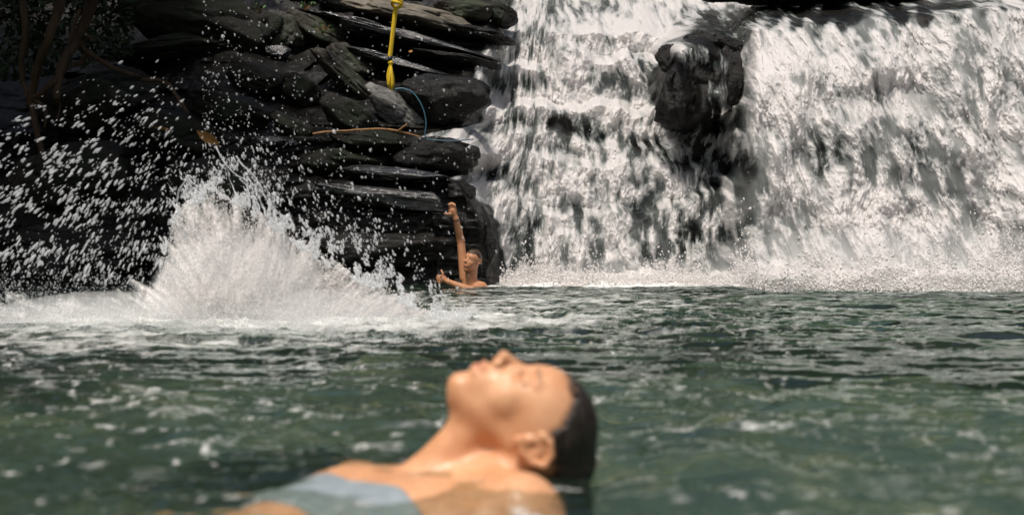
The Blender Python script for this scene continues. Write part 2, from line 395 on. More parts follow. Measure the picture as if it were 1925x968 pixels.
# torn lumps and drops flying off the falling water
rs = np.random.RandomState(3)
PXf, PYf, Yf, Ff, Uf = FALL
sel = rs.randint(0, PXf.size, 60000); f_ = Ff.ravel()[sel]; sel = sel[(f_ > .25) & (rs.rand(len(sel)) < f_)][:4000]
qx = PXf.ravel()[sel]; qy = PYf.ravel()[sel]; qY = Yf.ravel()[sel]-rs.exponential(.05, len(sel))
P = np.stack([(qx-CX)*qY/F, qY, CH-(qy-HY)*qY/F], 1); P += rs.normal(0, .01, P.shape)
r = .003+.005*rs.rand(len(P))**3
o = drops('spray', P, r, np.stack([.15*np.ones(len(P))+.2*rs.randn(len(P)), .1*rs.randn(len(P)), -np.ones(len(P))], 1), 1.3+1.6*rs.rand(len(P)), M_FOAM)
props(o, 'fine white drops torn off the front of the waterfall', 'spray', kind='stuff')

# ------------------------------------------------------------------ pool water
def splash_env(X, Y):
    return np.exp(-(((X+.95)/1.9)**2+((Y-6.6)/1.25)**2))
def base_line(X):       # where the fall lands (Y for each X)
    pxx = CX+X*F/14.2
    return 14.15-1.0*ss(1330, 1450, pxx)
def water_h(X, Y):
    near = ss(9, 3, Y)
    h = .010*fbm(X*1.6+.3*Y, Y*3.6, 0, 3, .55, seed=200) + .0085*ridge(X*2.6-.2*Y, Y*6.2, 0, 3, .5, seed=210)*(.6+.5*ss(-1.5, 2, X))
    h = (1.5+.8*ss(3.5, 7, Y))*h + .014*ss(6.5, 2.0, Y)*fbm(X*5.5, Y*6.5, 0, 4, .55, seed=228) + .004*ss(6, 2, Y)*ridge(X*13, Y*14, 0, 3, .6, seed=229) + .0065*fbm(X*7, Y*15, 0, 4, .65, seed=220)+.0022*ridge(X*19, Y*34, 0, 3, .6, seed=225)
    chop = np.clip(splash_env(X, Y)*1.1+.55*np.exp(-(((X-.1)/2.2)**2+((Y-7.2)/2.2)**2)) + .35*ss(1.0, -1.5, X)*ss(7, 3, Y), 0, 1.3)
    h = h + chop*(.020*ridge(X*5, Y*5.5, 0, 4, .6, seed=230)+.012*fbm(X*16, Y*16, 0, 3, .6, seed=240))
    bl = base_line(X)
    h = h + .05*np.exp(-((Y-bl+.5)/.6)**2)*fbm(X*3, Y*3, 0, 4, .6, seed=250)+.02*ss(4, 0, bl-Y)*fbm(X*3, Y*4, 0, 3, .5, seed=260)
    # calmer round the swimmer in front
    return h
ys = [-4.0]
while ys[-1] < 15.8:
    y = ys[-1]; ys.append(y + (.25 if y < .6 else min(max(y*y/875*1.4, .004), .03)))
yr = np.array(ys)
pc = np.concatenate([-np.geomspace(6000, 150, 60)[:-1], np.arange(-150, 2080, 2.6), 1925+np.geomspace(160, 7000, 60)])
PC, YR = np.meshgrid(pc, yr)
XW = (PC-CX)*np.maximum(YR, 1.6)/F
HW = water_h(XW, YR)
pys = HY+CH*F/np.maximum(YR, .3)
# foam lying on the pool
fn = fbm(XW*9, YR*11, 0, 5, .65, seed=300); fl = fbm(XW*2.5+YR*.4, YR*5, 0, 4, .6, seed=310)
foam = np.clip(splash_env(XW+.25, YR-.15)*1.25+.6*fn+.3*fl-.38, 0, .95)
foam = np.maximum(foam, np.clip(.75*np.exp(-(((XW+2.2)/1.6)**2+((YR-7.2)/1.3)**2))+.5*fn-.25, 0, .7))
foam = np.maximum(foam, np.clip(.62*np.exp(-(((XW-.1)/2.0)**2+((YR-9.0)/3.6)**2))+.8*fn+.2*fl-.38, 0, .7))
foam = np.maximum(foam, np.clip(.55*np.exp(-(((XW+1.6)/1.6)**2+((YR-5.2)/1.1)**2))+.9*fn+.25*fl-.40, 0, .6))
bl = base_line(XW)
foam = np.maximum(foam, np.clip(1.5*ss(bl-2.0, bl-.35, YR+.5*fn+.5*fl*ss(2,-1,XW))*ss(-.5, .3, XW+.2*(YR-13)) + .3*fn-.1, 0, 1))
foam = np.maximum(foam, np.clip((ridge(XW*10, YR*10, 0, 4, .6, seed=320)-.60)*2.2+.5*fl-.12, 0, .65)*ss(10, 3, YR)*(.35+.65*ss(1.8, -.6, XW-.15*YR)))
m, t, out = newmat('pool_water')
tcol = (.040, .072, .052)
a = N(t, 'Attribute', attribute_name='foam')
lw = N(t, 'Fresnel'); lw.inputs['IOR'].default_value = 1.33
bp = N(t, 'Bump'); nz = N(t, 'TexNoise'); nz.inputs['Scale'].default_value = 26; nz.inputs['Detail'].default_value = 4; tc = N(t, 'TexCoord')
mp = N(t, 'Mapping'); mp.inputs['Scale'].default_value = (1, 1.4, 1); t.links.new(tc.outputs['Object'], mp.inputs[0]); t.links.new(mp.outputs[0], nz.inputs['Vector'])
bp.inputs['Strength'].default_value = .10; bp.inputs['Distance'].default_value = .01; t.links.new(nz.outputs['Fac'], bp.inputs['Height'])
t.links.new(bp.outputs[0], lw.inputs['Normal'])
gl = N(t, 'BsdfGlossy'); gl.inputs['Roughness'].default_value = .03; gl.inputs[0].default_value = (.82, .92, .88, 1); t.links.new(bp.outputs[0], gl.inputs['Normal'])
df = N(t, 'BsdfDiffuse'); df.inputs[0].default_value = (*tcol, 1)
tpb = N(t, 'BsdfTransparent'); tpb.inputs[0].default_value = (.93, .95, .90, 1)
body = N(t, 'MixShader'); body.inputs[0].default_value = .85; t.links.new(df.outputs[0], body.inputs[1]); t.links.new(tpb.outputs[0], body.inputs[2])
sf = N(t, 'MixShader'); t.links.new(lw.outputs[0], sf.inputs[0]); t.links.new(body.outputs[0], sf.inputs[1]); t.links.new(gl.outputs[0], sf.inputs[2])
fd = N(t, 'BsdfDiffuse'); fd.inputs[0].default_value = (.68, .69, .66, 1)
fm = N(t, 'MixShader'); t.links.new(a.outputs['Fac'], fm.inputs[0]); t.links.new(sf.outputs[0], fm.inputs[1]); t.links.new(fd.outputs[0], fm.inputs[2]); t.links.new(fm.outputs[0], out.inputs[0])
M_WATER = m
o = mesh_obj('water', np.stack([XW, YR, HW], -1).reshape(-1, 3), grid_faces(*XW.shape), M_WATER, attrs={'foam': foam.reshape(-1)})
props(o, kind='structure')
# pool bed
m, t, out = newmat('pool_bed'); b = N(t, 'BsdfPrincipled'); t.links.new(b.outputs[0], out.inputs[0]); b.inputs['Roughness'].default_value = .9
nz, rp = noise_ramp(t, 1.6, 6, [(.35, (.016, .038, .030)), (.55, (.046, .072, .048)), (.75, (.15, .16, .085))]); t.links.new(rp.outputs[0], b.inputs['Base Color'])
gx = np.linspace(-14, 14, 200); gy = np.linspace(-8, 17, 200); GX, GY = np.meshgrid(gx, gy)
GZ = -.95+.30*fbm(GX*.8, GY*.8, seed=400)+.12*ridge(GX*2.3, GY*2.3, seed=401)
o = mesh_obj('ground', np.stack([GX, GY, GZ], -1).reshape(-1, 3), grid_faces(*GX.shape), m); props(o, kind='structure')

# white boil where the fall lands
q = np.arange(930, 2080, 2.0); v = np.linspace(0, 1, 34)
Q, V_ = np.meshgrid(q, v)
xx = (Q-CX)*14.0/F; bl = base_line(xx)
yy = bl+.55-(1.0+1.1*ss(1340, 1480, Q)+.5*fbm(Q/70, 0*Q, seed=504)*ss(1100, 1300, Q))*V_
zz = (.13+.08*fbm(xx*2.2, V_, seed=500)+.07*ss(1350, 1500, Q))*np.sin(np.pi*np.clip(V_, 0, 1))**.8*ss(930, 1010, Q)-.04
zz = zz+(.10*fbm(xx*5, yy*4, 0, 5, .65, seed=501)+.03*ridge(xx*16, yy*10, 0, 3, .6, seed=503))*np.sin(np.pi*V_)**.6
ff = np.clip(.72+.75*fbm(xx*7, yy*5, 0, 5, .65, seed=502), 0, 1)*ss(0, .1, V_)*ss(1, .6, V_+.25*fbm(xx*3, yy*3, seed=506))
o = mesh_obj('foam', np.stack([(Q-CX)*yy/F, yy, zz], -1).reshape(-1, 3), grid_faces(*Q.shape), M_FALL, attrs={'foam': ff.reshape(-1)})
props(o, 'band of white foam boiling along the foot of the waterfall', 'foam', kind='stuff')
n = 26000; rs = np.random.RandomState(12)
qx = rs.uniform(940, 1980, n); yb = base_line((qx-CX)*14/F)+.2-rs.rand(n)*(.9+1.1*ss(1340, 1480, qx))+rs.normal(0, .1, n)
zb = np.abs(rs.exponential(.055, n))*(1+.8*(qx > 1380))*(.5+1.1*(fbm(qx/45, 0*qx, 0, 3, seed=5)+.5).clip(0))
o = drops('spray', np.stack([(qx-CX)*yb/F, yb, zb], 1), .003+.009*rs.rand(n)**2.5, np.stack([.4*rs.randn(n), .3*rs.randn(n), np.ones(n)], 1), 1+rs.rand(n), M_FOAM)
props(o, 'low white spray leaping up where the fall hits the pool', 'spray', kind='stuff')

# ------------------------------------------------------------------ the splash in the pool
YS = 6.75
top = lambda x: np.interp(x, [40, 150, 240, 300, 325, 350, 400, 430, 470, 520, 570, 620, 680, 740, 790, 850, 900], [556, 550, 540, 508, 425, 385, 366, 372, 402, 430, 466, 500, 530, 556, 585, 604, 615])
q = np.arange(-160, 900, 1.6); v = np.linspace(0, 1, 170)
Q, V_ = np.meshgrid(q, v)
tp_ = top(Q)-6+16*fbm(Q/24, 0*Q, 0, 4, .65, seed=600)
basepy = HY+CH*F/(YS-.35)+6
pyy = tp_+(basepy+18*fbm(Q/60, 0*Q+3, seed=603)-tp_)*V_
ang_ = np.arctan2(Q-470, 720-pyy); rd_ = np.hypot(Q-470, 720-pyy); fing = fbm(ang_*26, rd_/95, 0, 5, .62, seed=607)
hm = (basepy-tp_)/260
dep = YS+.25-(.45*np.sqrt(np.clip(V_, 0, 1))+.0)*hm.clip(.35, 1)
xw = (Q-CX)*dep/F
nzz = fbm(Q/26, pyy/60, 0, 5, .6, seed=601); nz2 = fbm(Q/7, pyy/16, 0, 4, .65, seed=602); nz3 = fbm(Q/70+pyy/200, pyy/120, 0, 3, .5, seed=605)
dep = dep-.06*nzz-.015*nz2-.14*nz3-.045*fing
dens = 1.42+.0*Q-.85*ss(330, 240, Q)-.45*ss(760, 860, Q)
ff = np.clip(dens*.85+.45*nzz+.35*nz2+.3*nz3+1.0*fing*(.22+.78*ss(.6, .1, V_))-.85*ss(.42, 0, V_)-1.1*ss(.60, 1.0, V_)-.12, 0, 1)
ff *= ss(-155, -100, Q)*ss(895, 820, Q)
o = mesh_obj('splash', np.stack([(Q-CX)*dep/F, dep, CH-(pyy-HY)*dep/F], -1).reshape(-1, 3), grid_faces(*Q.shape)[:, ::-1], M_SPLASH, attrs={'foam': ff.reshape(-1)})
props(o, 'tall white burst of water thrown up in the pool at left', 'splash', kind='stuff')
def dropset(name, n, gen, label, seed, mat=M_DROP):
    rs = np.random.RandomState(seed); x, y, Yd, r, dx, dy, el = gen(rs, n)
    P = np.stack([(x-CX)*Yd/F, Yd, CH-(y-HY)*Yd/F], 1)
    k = P[:, 2] > .0; D = np.stack([dx, .15*rs.randn(len(x)), -dy], 1)
    o = drops(name, P[k], (r*Yd/F)[k], D[k], el[k], mat); props(o, label, 'spray', kind='stuff'); return o
# froth skin of the splash: tens of thousands of small drops
def g1(rs, n):
    x = 300+580*rs.beta(1.5, 2.2, n)
    t_ = top(x); v = rs.rand(n)**1.1
    y = t_-4+rs.normal(0, 11, n)+(616-t_)*v
    Y_ = YS+.15-.45*np.sqrt(v)*((612-t_)/260).clip(.35, 1)-rs.exponential(.05, n)
    return x, y, Y_, .45+.8*rs.rand(n)**2, .35*rs.randn(n)+(x-400)/300, -1+.3*rs.randn(n), 1.4+1.6*rs.rand(n)
dropset('splash_spray', 11000, g1, 'dense froth of drops over the body of the splash', 21, M_FOAM)
# torn edge thrown up and to the right
def g2(rs, n):
    x = rs.uniform(300, 900, n); t_ = top(x)
    y = t_-np.abs(rs.exponential(24, n))*np.interp(x, [300, 380, 460, 600, 700, 800, 900], [1.2, .5, 1.6, 1.1, 1.5, .8, .3])+4
    k = vn(x/16, y/22, seed=31)+.5*vn(x/6, y/9, seed=32) > -.05
    x, y = x[k], y[k]; n = len(x)
    return x, y, YS+rs.normal(0, .18, n), .55+1.9*rs.rand(n)**3, .35*np.ones(n)+.3*rs.randn(n), np.ones(n), 1.3+1.6*rs.rand(n)
dropset('splash_spray', 15000, g2, 'torn upper edge of the splash breaking into drops', 22)
# left fan: big drops thrown up and left
fa = lambda x, y: np.interp(y, [150, 330, 530], [18, 38, 58])+np.clip(x-50, 0, 350)*.06
def g3(rs, n):
    u = rs.beta(1.2, 1.15, n)*1.12; ang = rs.uniform(R(4), R(84), n)
    rad = 30+u*430
    x = 395-rad*np.cos(ang)*1.0; y = 545-rad*np.sin(ang)*.92
    p = .15+1.0*(vn(x/34, y/26, seed=41)*.7+.4)
    k = (rs.rand(n) < p*np.interp(ang, [0, .2, .5, 1.2, 1.5], [.35, .7, 1, .8, .5])) & (rs.rand(n) < np.interp(y, [90, 200, 340], [0, .5, 1]))
    x, y, ang, rad = x[k], y[k], ang[k], rad[k]; n = len(x)
    big = np.interp(rad, [0, 150, 300, 460], [.7, 1, 1.25, 1.0])*np.interp(x, [50, 250, 400], [1.35, 1.0, .8])
    return x, y, YS+rs.normal(-.2, .5, n), (.45+1.7*rs.rand(n)**2.8)*big, np.cos(R(1)*fa(x, y))+.12*rs.randn(n), -np.sin(R(1)*fa(x, y))+.12*rs.randn(n), 2.2+2.0*rs.rand(n)
dropset('splash_spray', 6500, g3, 'fan of white drops flung to the upper left by the splash', 23)
# right rain of fine drops in front of the dark rock
def g4(rs, n):
    x = 380+rs.rand(n)**1.25*560; y = rs.uniform(0, 530, n)
    p = np.interp(x, [380, 520, 700, 940], [1, .8, .45, .2])*np.interp(y, [0, 120, 300, 530], [.25, .6, 1, 1])
    k = rs.rand(n) < p; x, y = x[k], y[k]; n = len(x)
    return x, y, YS+rs.normal(.2, .7, n), .55+1.35*rs.rand(n)**3.2+(rs.rand(n) > .985)*1.8, .35+.2*rs.randn(n), 1+0*x, 1.2+2.0*rs.rand(n)*(y > 260)
dropset('splash_spray', 2900, g4, 'scattered fine drops falling in front of the dark rocks', 24)
# low froth on the water in front and to the left
def g5(rs, n):
    x = rs.uniform(-150, 900, n); Y_ = rs.normal(6.3, .55, n).clip(5.0, 8.5); base = HY+CH*F/Y_
    y = base-rs.exponential(np.interp(x, [20, 250, 500, 900], [30, 26, 12, 5]), n)
    return x, y, Y_, .4+.8*rs.rand(n)**2, .4*rs.randn(n), np.ones(n), 1+rs.rand(n)
dropset('splash_spray', 26000, g5, 'low haze of drops bouncing on the water round the splash', 25)
# thin sheets of water drawn out above the splash
lines = []
rs = np.random.RandomState(5)
for pts in ([(404, 276), (425, 308), (452, 332), (480, 352), (505, 378), (530, 402)], [(441, 292), (462, 318), (486, 345), (502, 372)], [(425, 308), (432, 340), (440, 368), (452, 392)], [(452, 332), (462, 360), (470, 392)], [(480, 352), (492, 380), (500, 410)], [(350, 330), (338, 352), (332, 382), (326, 410)], [(505, 378), (520, 395), (545, 410)]):
    pp = [at(x+rs.normal(0, 2), y+rs.normal(0, 2), YS+rs.normal(0, .03)) for x, y in pts]
    lines.append((pp, [.0015+.004*rs.rand() for _ in pp]))
o = tubes('splash_spray', lines, M_DROP, seg=6, bump=.012); props(o, 'thin ropes of water drawn out above the crest of the splash', 'spray', kind='stuff')

# ------------------------------------------------------------------ rocks
import bmesh
def ico_dirs(sub):
    bm = bmesh.new(); bmesh.ops.create_icosphere(bm, subdivisions=sub, radius=1)
    V = np.array([v.co[:] for v in bm.verts]); f = np.array([[v.index for v in fc.verts] for fc in bm.faces]); bm.free(); return V, f
DV, DF = ico_dirs(5)
def rock(px_, py_, wpx, hpx, tilt, mat, label, thick=.8, push=.35, seed=0, name='rock', cat='rock', flat=.6, Yd=None, group=None, nplane=26, soft=42., rough=.085):
    Yd = Yd if Yd is not None else cliff_at(px_, py_+hpx*.3)-push*.2
    c = at(px_, py_, Yd); sx = wpx*Yd/F/2; sz = hpx*Yd/F/2; sy = max(.5*(sx+sz), sz)*thick
    rs = np.random.RandomState(seed+100)
    n = rs.normal(size=(nplane, 3)); n /= np.linalg.norm(n, axis=1)[:, None]
    n = np.vstack([n, [[0, 0, 1], [0, 0, -1], [0, -1, .1], [1, 0, 0], [-1, 0, 0]]]); dd = rs.uniform(.72, 1.02, len(n)); dd[nplane:] = [.86, .9, .9, 1, 1]
    k = np.clip(DV @ n.T, 1e-3, None)/dd
    rr = 1/((k**soft).sum(1)**(1/soft))
    V = DV*rr[:, None]
    wv = V*1.6+seed*3.1
    nn = fbm(wv[:, 0]*1.3, wv[:, 1]*1.3, wv[:, 2]*1.5, 5, .6, seed=seed)
    cr = ridge(wv[:, 0]*1.1, wv[:, 1]*1.1, wv[:, 2]*1.6, 3, .5, seed=seed+7)
    V = V*(1+rough*nn-.09*np.clip(cr-.5, 0, 1)*3+.02*fbm(wv[:, 0]*7, wv[:, 1]*7, wv[:, 2]*9, 3, .6, seed=seed+9))[:, None]
    V = V*np.array([sx, sy, sz])*1.12
    ca, sa = math.cos(R(-tilt)), math.sin(R(-tilt))
    V = np.stack([V[:, 0]*ca-V[:, 2]*sa, V[:, 1], V[:, 0]*sa+V[:, 2]*ca], 1)
    o = mesh_obj(name, V, DF, mat); o.location = c
    props(o, label, cat, group); return o
ROCKS = [
 (828, 188, 165, 98, 6, M_BLACK, 'big black wet rock left of the cascade, below the yellow rope', .9),
 (830, 293, 160, 64, 3, M_BLACK, 'flat black rock with a white foam rim beside the lower cascade', 1.1),
 (742, 204, 122, 62, 32, M_GREY, 'pale wet boulder just under the end of the yellow rope', .8),
 (655, 150, 175, 46, 44, M_OLIVE, 'long olive slab leaning down to the right on the bank', .8),
 (655, 118, 110, 60, 38, M_OLIVE, 'square topped olive rock behind the long leaning slab', .8),
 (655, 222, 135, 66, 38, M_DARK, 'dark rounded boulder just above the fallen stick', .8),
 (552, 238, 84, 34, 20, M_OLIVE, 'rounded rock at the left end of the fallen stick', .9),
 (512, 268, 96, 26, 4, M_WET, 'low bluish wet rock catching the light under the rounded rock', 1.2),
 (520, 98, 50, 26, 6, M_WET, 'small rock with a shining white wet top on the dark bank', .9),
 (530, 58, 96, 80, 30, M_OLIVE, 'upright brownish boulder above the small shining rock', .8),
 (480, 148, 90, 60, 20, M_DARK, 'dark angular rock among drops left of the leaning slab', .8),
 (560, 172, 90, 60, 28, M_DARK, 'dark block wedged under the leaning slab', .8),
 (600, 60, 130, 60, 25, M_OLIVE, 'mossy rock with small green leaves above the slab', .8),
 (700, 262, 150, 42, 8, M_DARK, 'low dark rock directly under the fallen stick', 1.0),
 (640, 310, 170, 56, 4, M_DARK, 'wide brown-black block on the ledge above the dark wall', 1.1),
 (745, 330, 200, 30, 5, M_WET, 'thin shining wet slab on the ledge above the raised hand', 1.3),
 (862, 364, 62, 62, 8, M_BLACK, 'black knob of rock right above the raised hand', .9),
 (896, 446, 64, 140, -12, M_BLACK, 'tall black rock at the edge of the fall behind the bather', .8),
 (720, 372, 230, 40, 6, M_WET, 'long black ledge of the wall left of the raised arm', .9),
 (690, 470, 300, 90, 3, M_CLIFF, 'bulging black rock wall at the waterline left of the bather', .5),
 (800, 88, 280, 26, 13, M_WET, 'dark layered slab crossing behind the yellow rope', 1.0),
 (730, 118, 240, 24, 15, M_WET, 'wet grey slab crossing behind the lower end of the rope', 1.0),
 (860, 112, 150, 24, 10, M_BLACK, 'thin dark slab ending at the cascade above the big rock', 1.0),
 (690, 58, 270, 26, 17, M_WET, 'thin pale-edged slab slanting across behind the rope', 1.0),
 (780, 38, 250, 46, 14, M_BROWN, 'smooth brown rock shelf at the top behind the rope', 1.2),
 (880, 62, 170, 30, 10, M_BLACK, 'black slab at the top left of the cascade', 1.1),
 (865, 18, 110, 44, 8, M_OLIVE, 'brown boulder at the top of the picture left of the cascade', 1.0),
 (925, 24, 90, 40, 12, M_DARK, 'dark boulder at the head of the cascade', 1.0),
 (655, 8, 110, 30, 8, M_GREY, 'grey rock in the white water at the top left of the rope', 1.0),
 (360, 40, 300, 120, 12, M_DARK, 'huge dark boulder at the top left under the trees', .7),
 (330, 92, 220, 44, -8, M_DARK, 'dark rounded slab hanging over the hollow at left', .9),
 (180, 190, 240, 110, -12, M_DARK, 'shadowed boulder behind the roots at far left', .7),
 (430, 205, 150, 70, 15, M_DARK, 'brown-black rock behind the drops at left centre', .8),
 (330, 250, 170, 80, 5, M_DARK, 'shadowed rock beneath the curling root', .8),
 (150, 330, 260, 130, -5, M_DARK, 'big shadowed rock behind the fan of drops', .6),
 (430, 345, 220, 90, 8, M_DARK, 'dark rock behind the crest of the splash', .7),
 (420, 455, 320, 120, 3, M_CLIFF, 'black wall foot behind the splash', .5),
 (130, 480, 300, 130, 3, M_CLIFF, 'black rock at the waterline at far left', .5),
 (1282, 176, 78, 128, 14, M_BLACK, 'tallest black face of the outcrop parting the two falls', .6),
 (1322, 150, 62, 96, -12, M_BLACK, 'black middle rock of the outcrop between the two falls', .6),
 (1362, 150, 52, 118, 6, M_BLACK, 'narrow black rock on the right flank of the outcrop', .6),
 (1262, 112, 56, 60, 24, M_BLACK, 'small black shoulder of the outcrop on the cascade side', .6),
 (1318, 82, 74, 44, 12, M_BLACK, 'black cap rock on top of the outcrop between the falls', .8),
 (1366, 84, 62, 34, 24, M_BLACK, 'black spur jutting right from the top of the outcrop', .9),
 (1318, 268, 60, 56, 5, M_BLACK, 'low black rock under the outcrop, half under the water', .5),
 (1352, 305, 56, 52, -8, M_BLACK, 'lowest black rock below the outcrop beside the right fall', .5),
 (1475, -8, 230, 34, 0, M_DARK, 'dark bank rock along the top edge above the right fall', 1.0),
 (1640, -10, 190, 30, -4, M_DARK, 'second dark bank rock at the top edge, further right', 1.0),
 (1350, -6, 90, 24, 3, M_DARK, 'small dark bank rock at the top edge above the outcrop', 1.0),
 (935, 325, 84, 48, -8, M_BLACK, 'rounded dark rock under thin water at the left of the cascade', .8),
 (992, 348, 40, 38, 5, M_BLACK, 'small dark rock poking through the lower cascade', .7),
]
for i, (a_, b_, c_, d_, e_, mt, lb, th) in enumerate(ROCKS):
    pushx = .0 if a_ < 940 else .0
    Yd = cliff_at(a_, b_+d_*.35)
    if a_ > 1000: Yd = float(cliff_depth(a_, b_))+.05
    if (a_, b_) == (896, 446): Yd = 14.2
    if (a_, b_) in ((935, 325), (992, 348)): Yd = float(cliff_depth(a_, b_))+.24
    if (a_, b_) == (862, 364): Yd = 14.0
    if a_ > 1280 and b_ < 0: Yd = 16.6
    elif a_ > 1280 and b_ < 250: Yd = 15.0 + (.45 if b_ < 100 else 0)
    rock(a_, b_, c_, d_, e_, mt, lb, thick=th, seed=i, Yd=Yd, rough=.22 if 1250 < a_ else .085)

# ------------------------------------------------------------------ people
def skin_mat(name, col, deep):
    m, t, out = newmat(name); b = N(t, 'BsdfPrincipled'); t.links.new(b.outputs[0], out.inputs[0])
    nz, rp = noise_ramp(t, 18, 8, [(.25, deep), (.75, col)])
    a = N(t, 'Attribute', attribute_name='lip'); mx = N(t, 'MixRGB'); mx.inputs[2].default_value = (.42, .12, .09, 1)
    t.links.new(a.outputs['Fac'], mx.inputs[0]); t.links.new(rp.outputs[0], mx.inputs[1])
    a2 = N(t, 'Attribute', attribute_name='brow'); m2 = N(t, 'MixRGB'); m2.inputs[2].default_value = (.06, .035, .02, 1)
    t.links.new(a2.outputs['Fac'], m2.inputs[0]); t.links.new(mx.outputs[0], m2.inputs[1]); t.links.new(m2.outputs[0], b.inputs['Base Color'])
    n3, r3 = noise_ramp(t, 55, 5, [(.4, (.30,)*3), (.62, (.58,)*3)]); t.links.new(r3.outputs[0], b.inputs['Roughness']); b.inputs['Specular IOR Level'].default_value = .5
    n4, r4 = noise_ramp(t, 230, 3, [(.56, (0,)*3), (.66, (1,)*3)]); bp = N(t, 'Bump'); bp.inputs['Strength'].default_value = .5; bp.inputs['Distance'].default_value = .002
    t.links.new(r4.outputs[0], bp.inputs['Height']); t.links.new(bp.outputs[0], b.inputs['Normal'])
    b.inputs['Subsurface Weight'].default_value = .12; b.inputs['Subsurface Radius'].default_value = (1, .35, .2); b.inputs['Subsurface Scale'].default_value = .01
    return m
M_SKIN = skin_mat('tanned_skin', (.68, .37, .20), (.52, .24, .11))
M_SKIN2 = skin_mat('tanned_skin_far', (.50, .24, .12), (.40, .18, .085))
M_HAIR = simple('wet_dark_hair', (.014, .010, .008), .36, .5, (.034, .024, .017), 60, .5, mapscale=(1, 1, 1))
M_HAIR2 = simple('brown_hair', (.03, .018, .01), .4, .5, (.06, .035, .02), 90, .4)
M_SWIM = simple('blue_grey_fabric', (.20, .24, .26), .5, .4, (.27, .31, .33), 40, .2)
S = .00084
U_ = (.9755, -.22); F_ = (-.22, -.9755)          # head axes in profile: towards the crown, towards the face
ROT = [[U_[0], U_[1], 0], [F_[0], F_[1], 0], [0, 0, 1]]
def head_sdf(x, y, c):
    C = np.abs(c)
    cr = ell(x, y, c, (1021, 799, 0), (97, 108, 84), ROT)
    fo = ell(x, y, c, (1018, 752, 0), (66, 66, 66))
    d = smin(cr, fo, 14)
    fa = ell(x, y, c, (948, 752, 0), (84, 70, 60), ROT)
    d = smin(d, fa, 20)
    d = smin(d, cone(x, y, C, (962, 812, 46), (872, 738, 14), 20, 20), 26)
    d = smin(d, ell(x, y, c, (866, 722, 0), (25, 26, 26)), 16)
    d = smin(d, ell(x, y, c, (910, 716, 0), (34, 36, 36)), 16)
    d = smin(d, ell(x, y, C, (950, 738, 42), (28, 28, 22)), 16)
    d = smax(d, -ell(x, y, C, (990, 692, 36), (17, 16, 19)), 12)
    d = smin(d, ell(x, y, C, (989, 707, 33), (14, 13, 15)), 3)
    d = smin(d, cone(x, y, C, (1008, 695, 8), (1010, 706, 46), 9, 7), 10)
    d = smin(d, cone(x, y, c, (984, 690, 0), (950, 665, 0), 8, 9), 9)
    d = smin(d, ell(x, y, c, (946, 666, 0), (11, 12, 13)), 5)
    d = smin(d, ell(x, y, C, (936, 676, 12), (10, 9, 8)), 5)
    d = smin(d, ell(x, y, c, (894, 690, 0), (9, 11, 24)), 5)
    d = smin(d, ell(x, y, c, (910, 684, 0), (8, 11, 26)), 4)
    d = smax(d, -ell(x, y, c, (902, 676, 0), (2, 6, 24)), 4)
    # ears: plate, rim, lobe
    y = y+22; x = x+4
    e = ell(x, y, C, (1005, 836, 84), (32, 22, 7), [[.88, .47, 0], [-.47, .88, 0], [0, 0, 1]])
    rim = [(980, 818, 88), (986, 842, 92), (1004, 860, 94), (1026, 866, 94), (1038, 848, 92), (1036, 822, 89), (1022, 812, 85)]
    for p, q in zip(rim[:-1], rim[1:]): e = smin(e, cone(x, y, C, p, q, 7, 6.5), 3)
    e = smin(e, ell(x, y, C, (978, 820, 87), (11, 11, 7)), 4)
    e = smax(e, -ell(x, y, C, (1006, 832, 94), (13, 11, 9)), 4)
    return smin(d, e, 5)
HA = R(12)                                        # face turned a little to the camera
def to_head(X, Y, Z):
    x = X/S+CX; y = (CH-Z)/S+HY; c = (2.1-Y)/S
    y0 = 800.0; dy = y-y0
    return x, y0+dy*math.cos(HA)-c*math.sin(HA), dy*math.sin(HA)+c*math.cos(HA)
def W(px_, py_, c): return ((px_-CX)*S, 2.1-c*S, CH-(py_-HY)*S)
T1 = np.array([-.13, 2.09, -.034]); AX = np.array([-.70, -.70, -.095]); AX /= np.linalg.norm(AX)
LAT = np.array([.70, -.70, 0]); LAT /= np.linalg.norm(LAT); NRM = np.cross(LAT, AX); NRM *= np.sign(NRM[2])
TM = [AX, LAT, NRM]
def tp(a, l, n=0): return T1+AX*a+LAT*l+NRM*n
S1 = np.array([.012, 1.945, -.034]); S2 = np.array([-.265, 2.25, -.066])
def torso_sdf(X, Y, Z):
    d = ell(X, Y, Z, tp(.17, 0, -.040), (.24, .165, .095), TM)
    d = smin(d, ell(X, Y, Z, tp(.42, 0, -.055), (.22, .14, .085), TM), .08)
    d = smin(d, ell(X, Y, Z, tp(.60, 0, -.12), (.15, .165, .10), TM), .06)
    for s in (-1, 1): d = smin(d, ell(X, Y, Z, tp(.075, .10*s, -.018), (.10, .12, .068), TM), .04)
    for s in (-1, 1): d = smin(d, ell(X, Y, Z, tp(.20, .085*s, -.016), (.080, .075, .050), TM), .025)
    return d
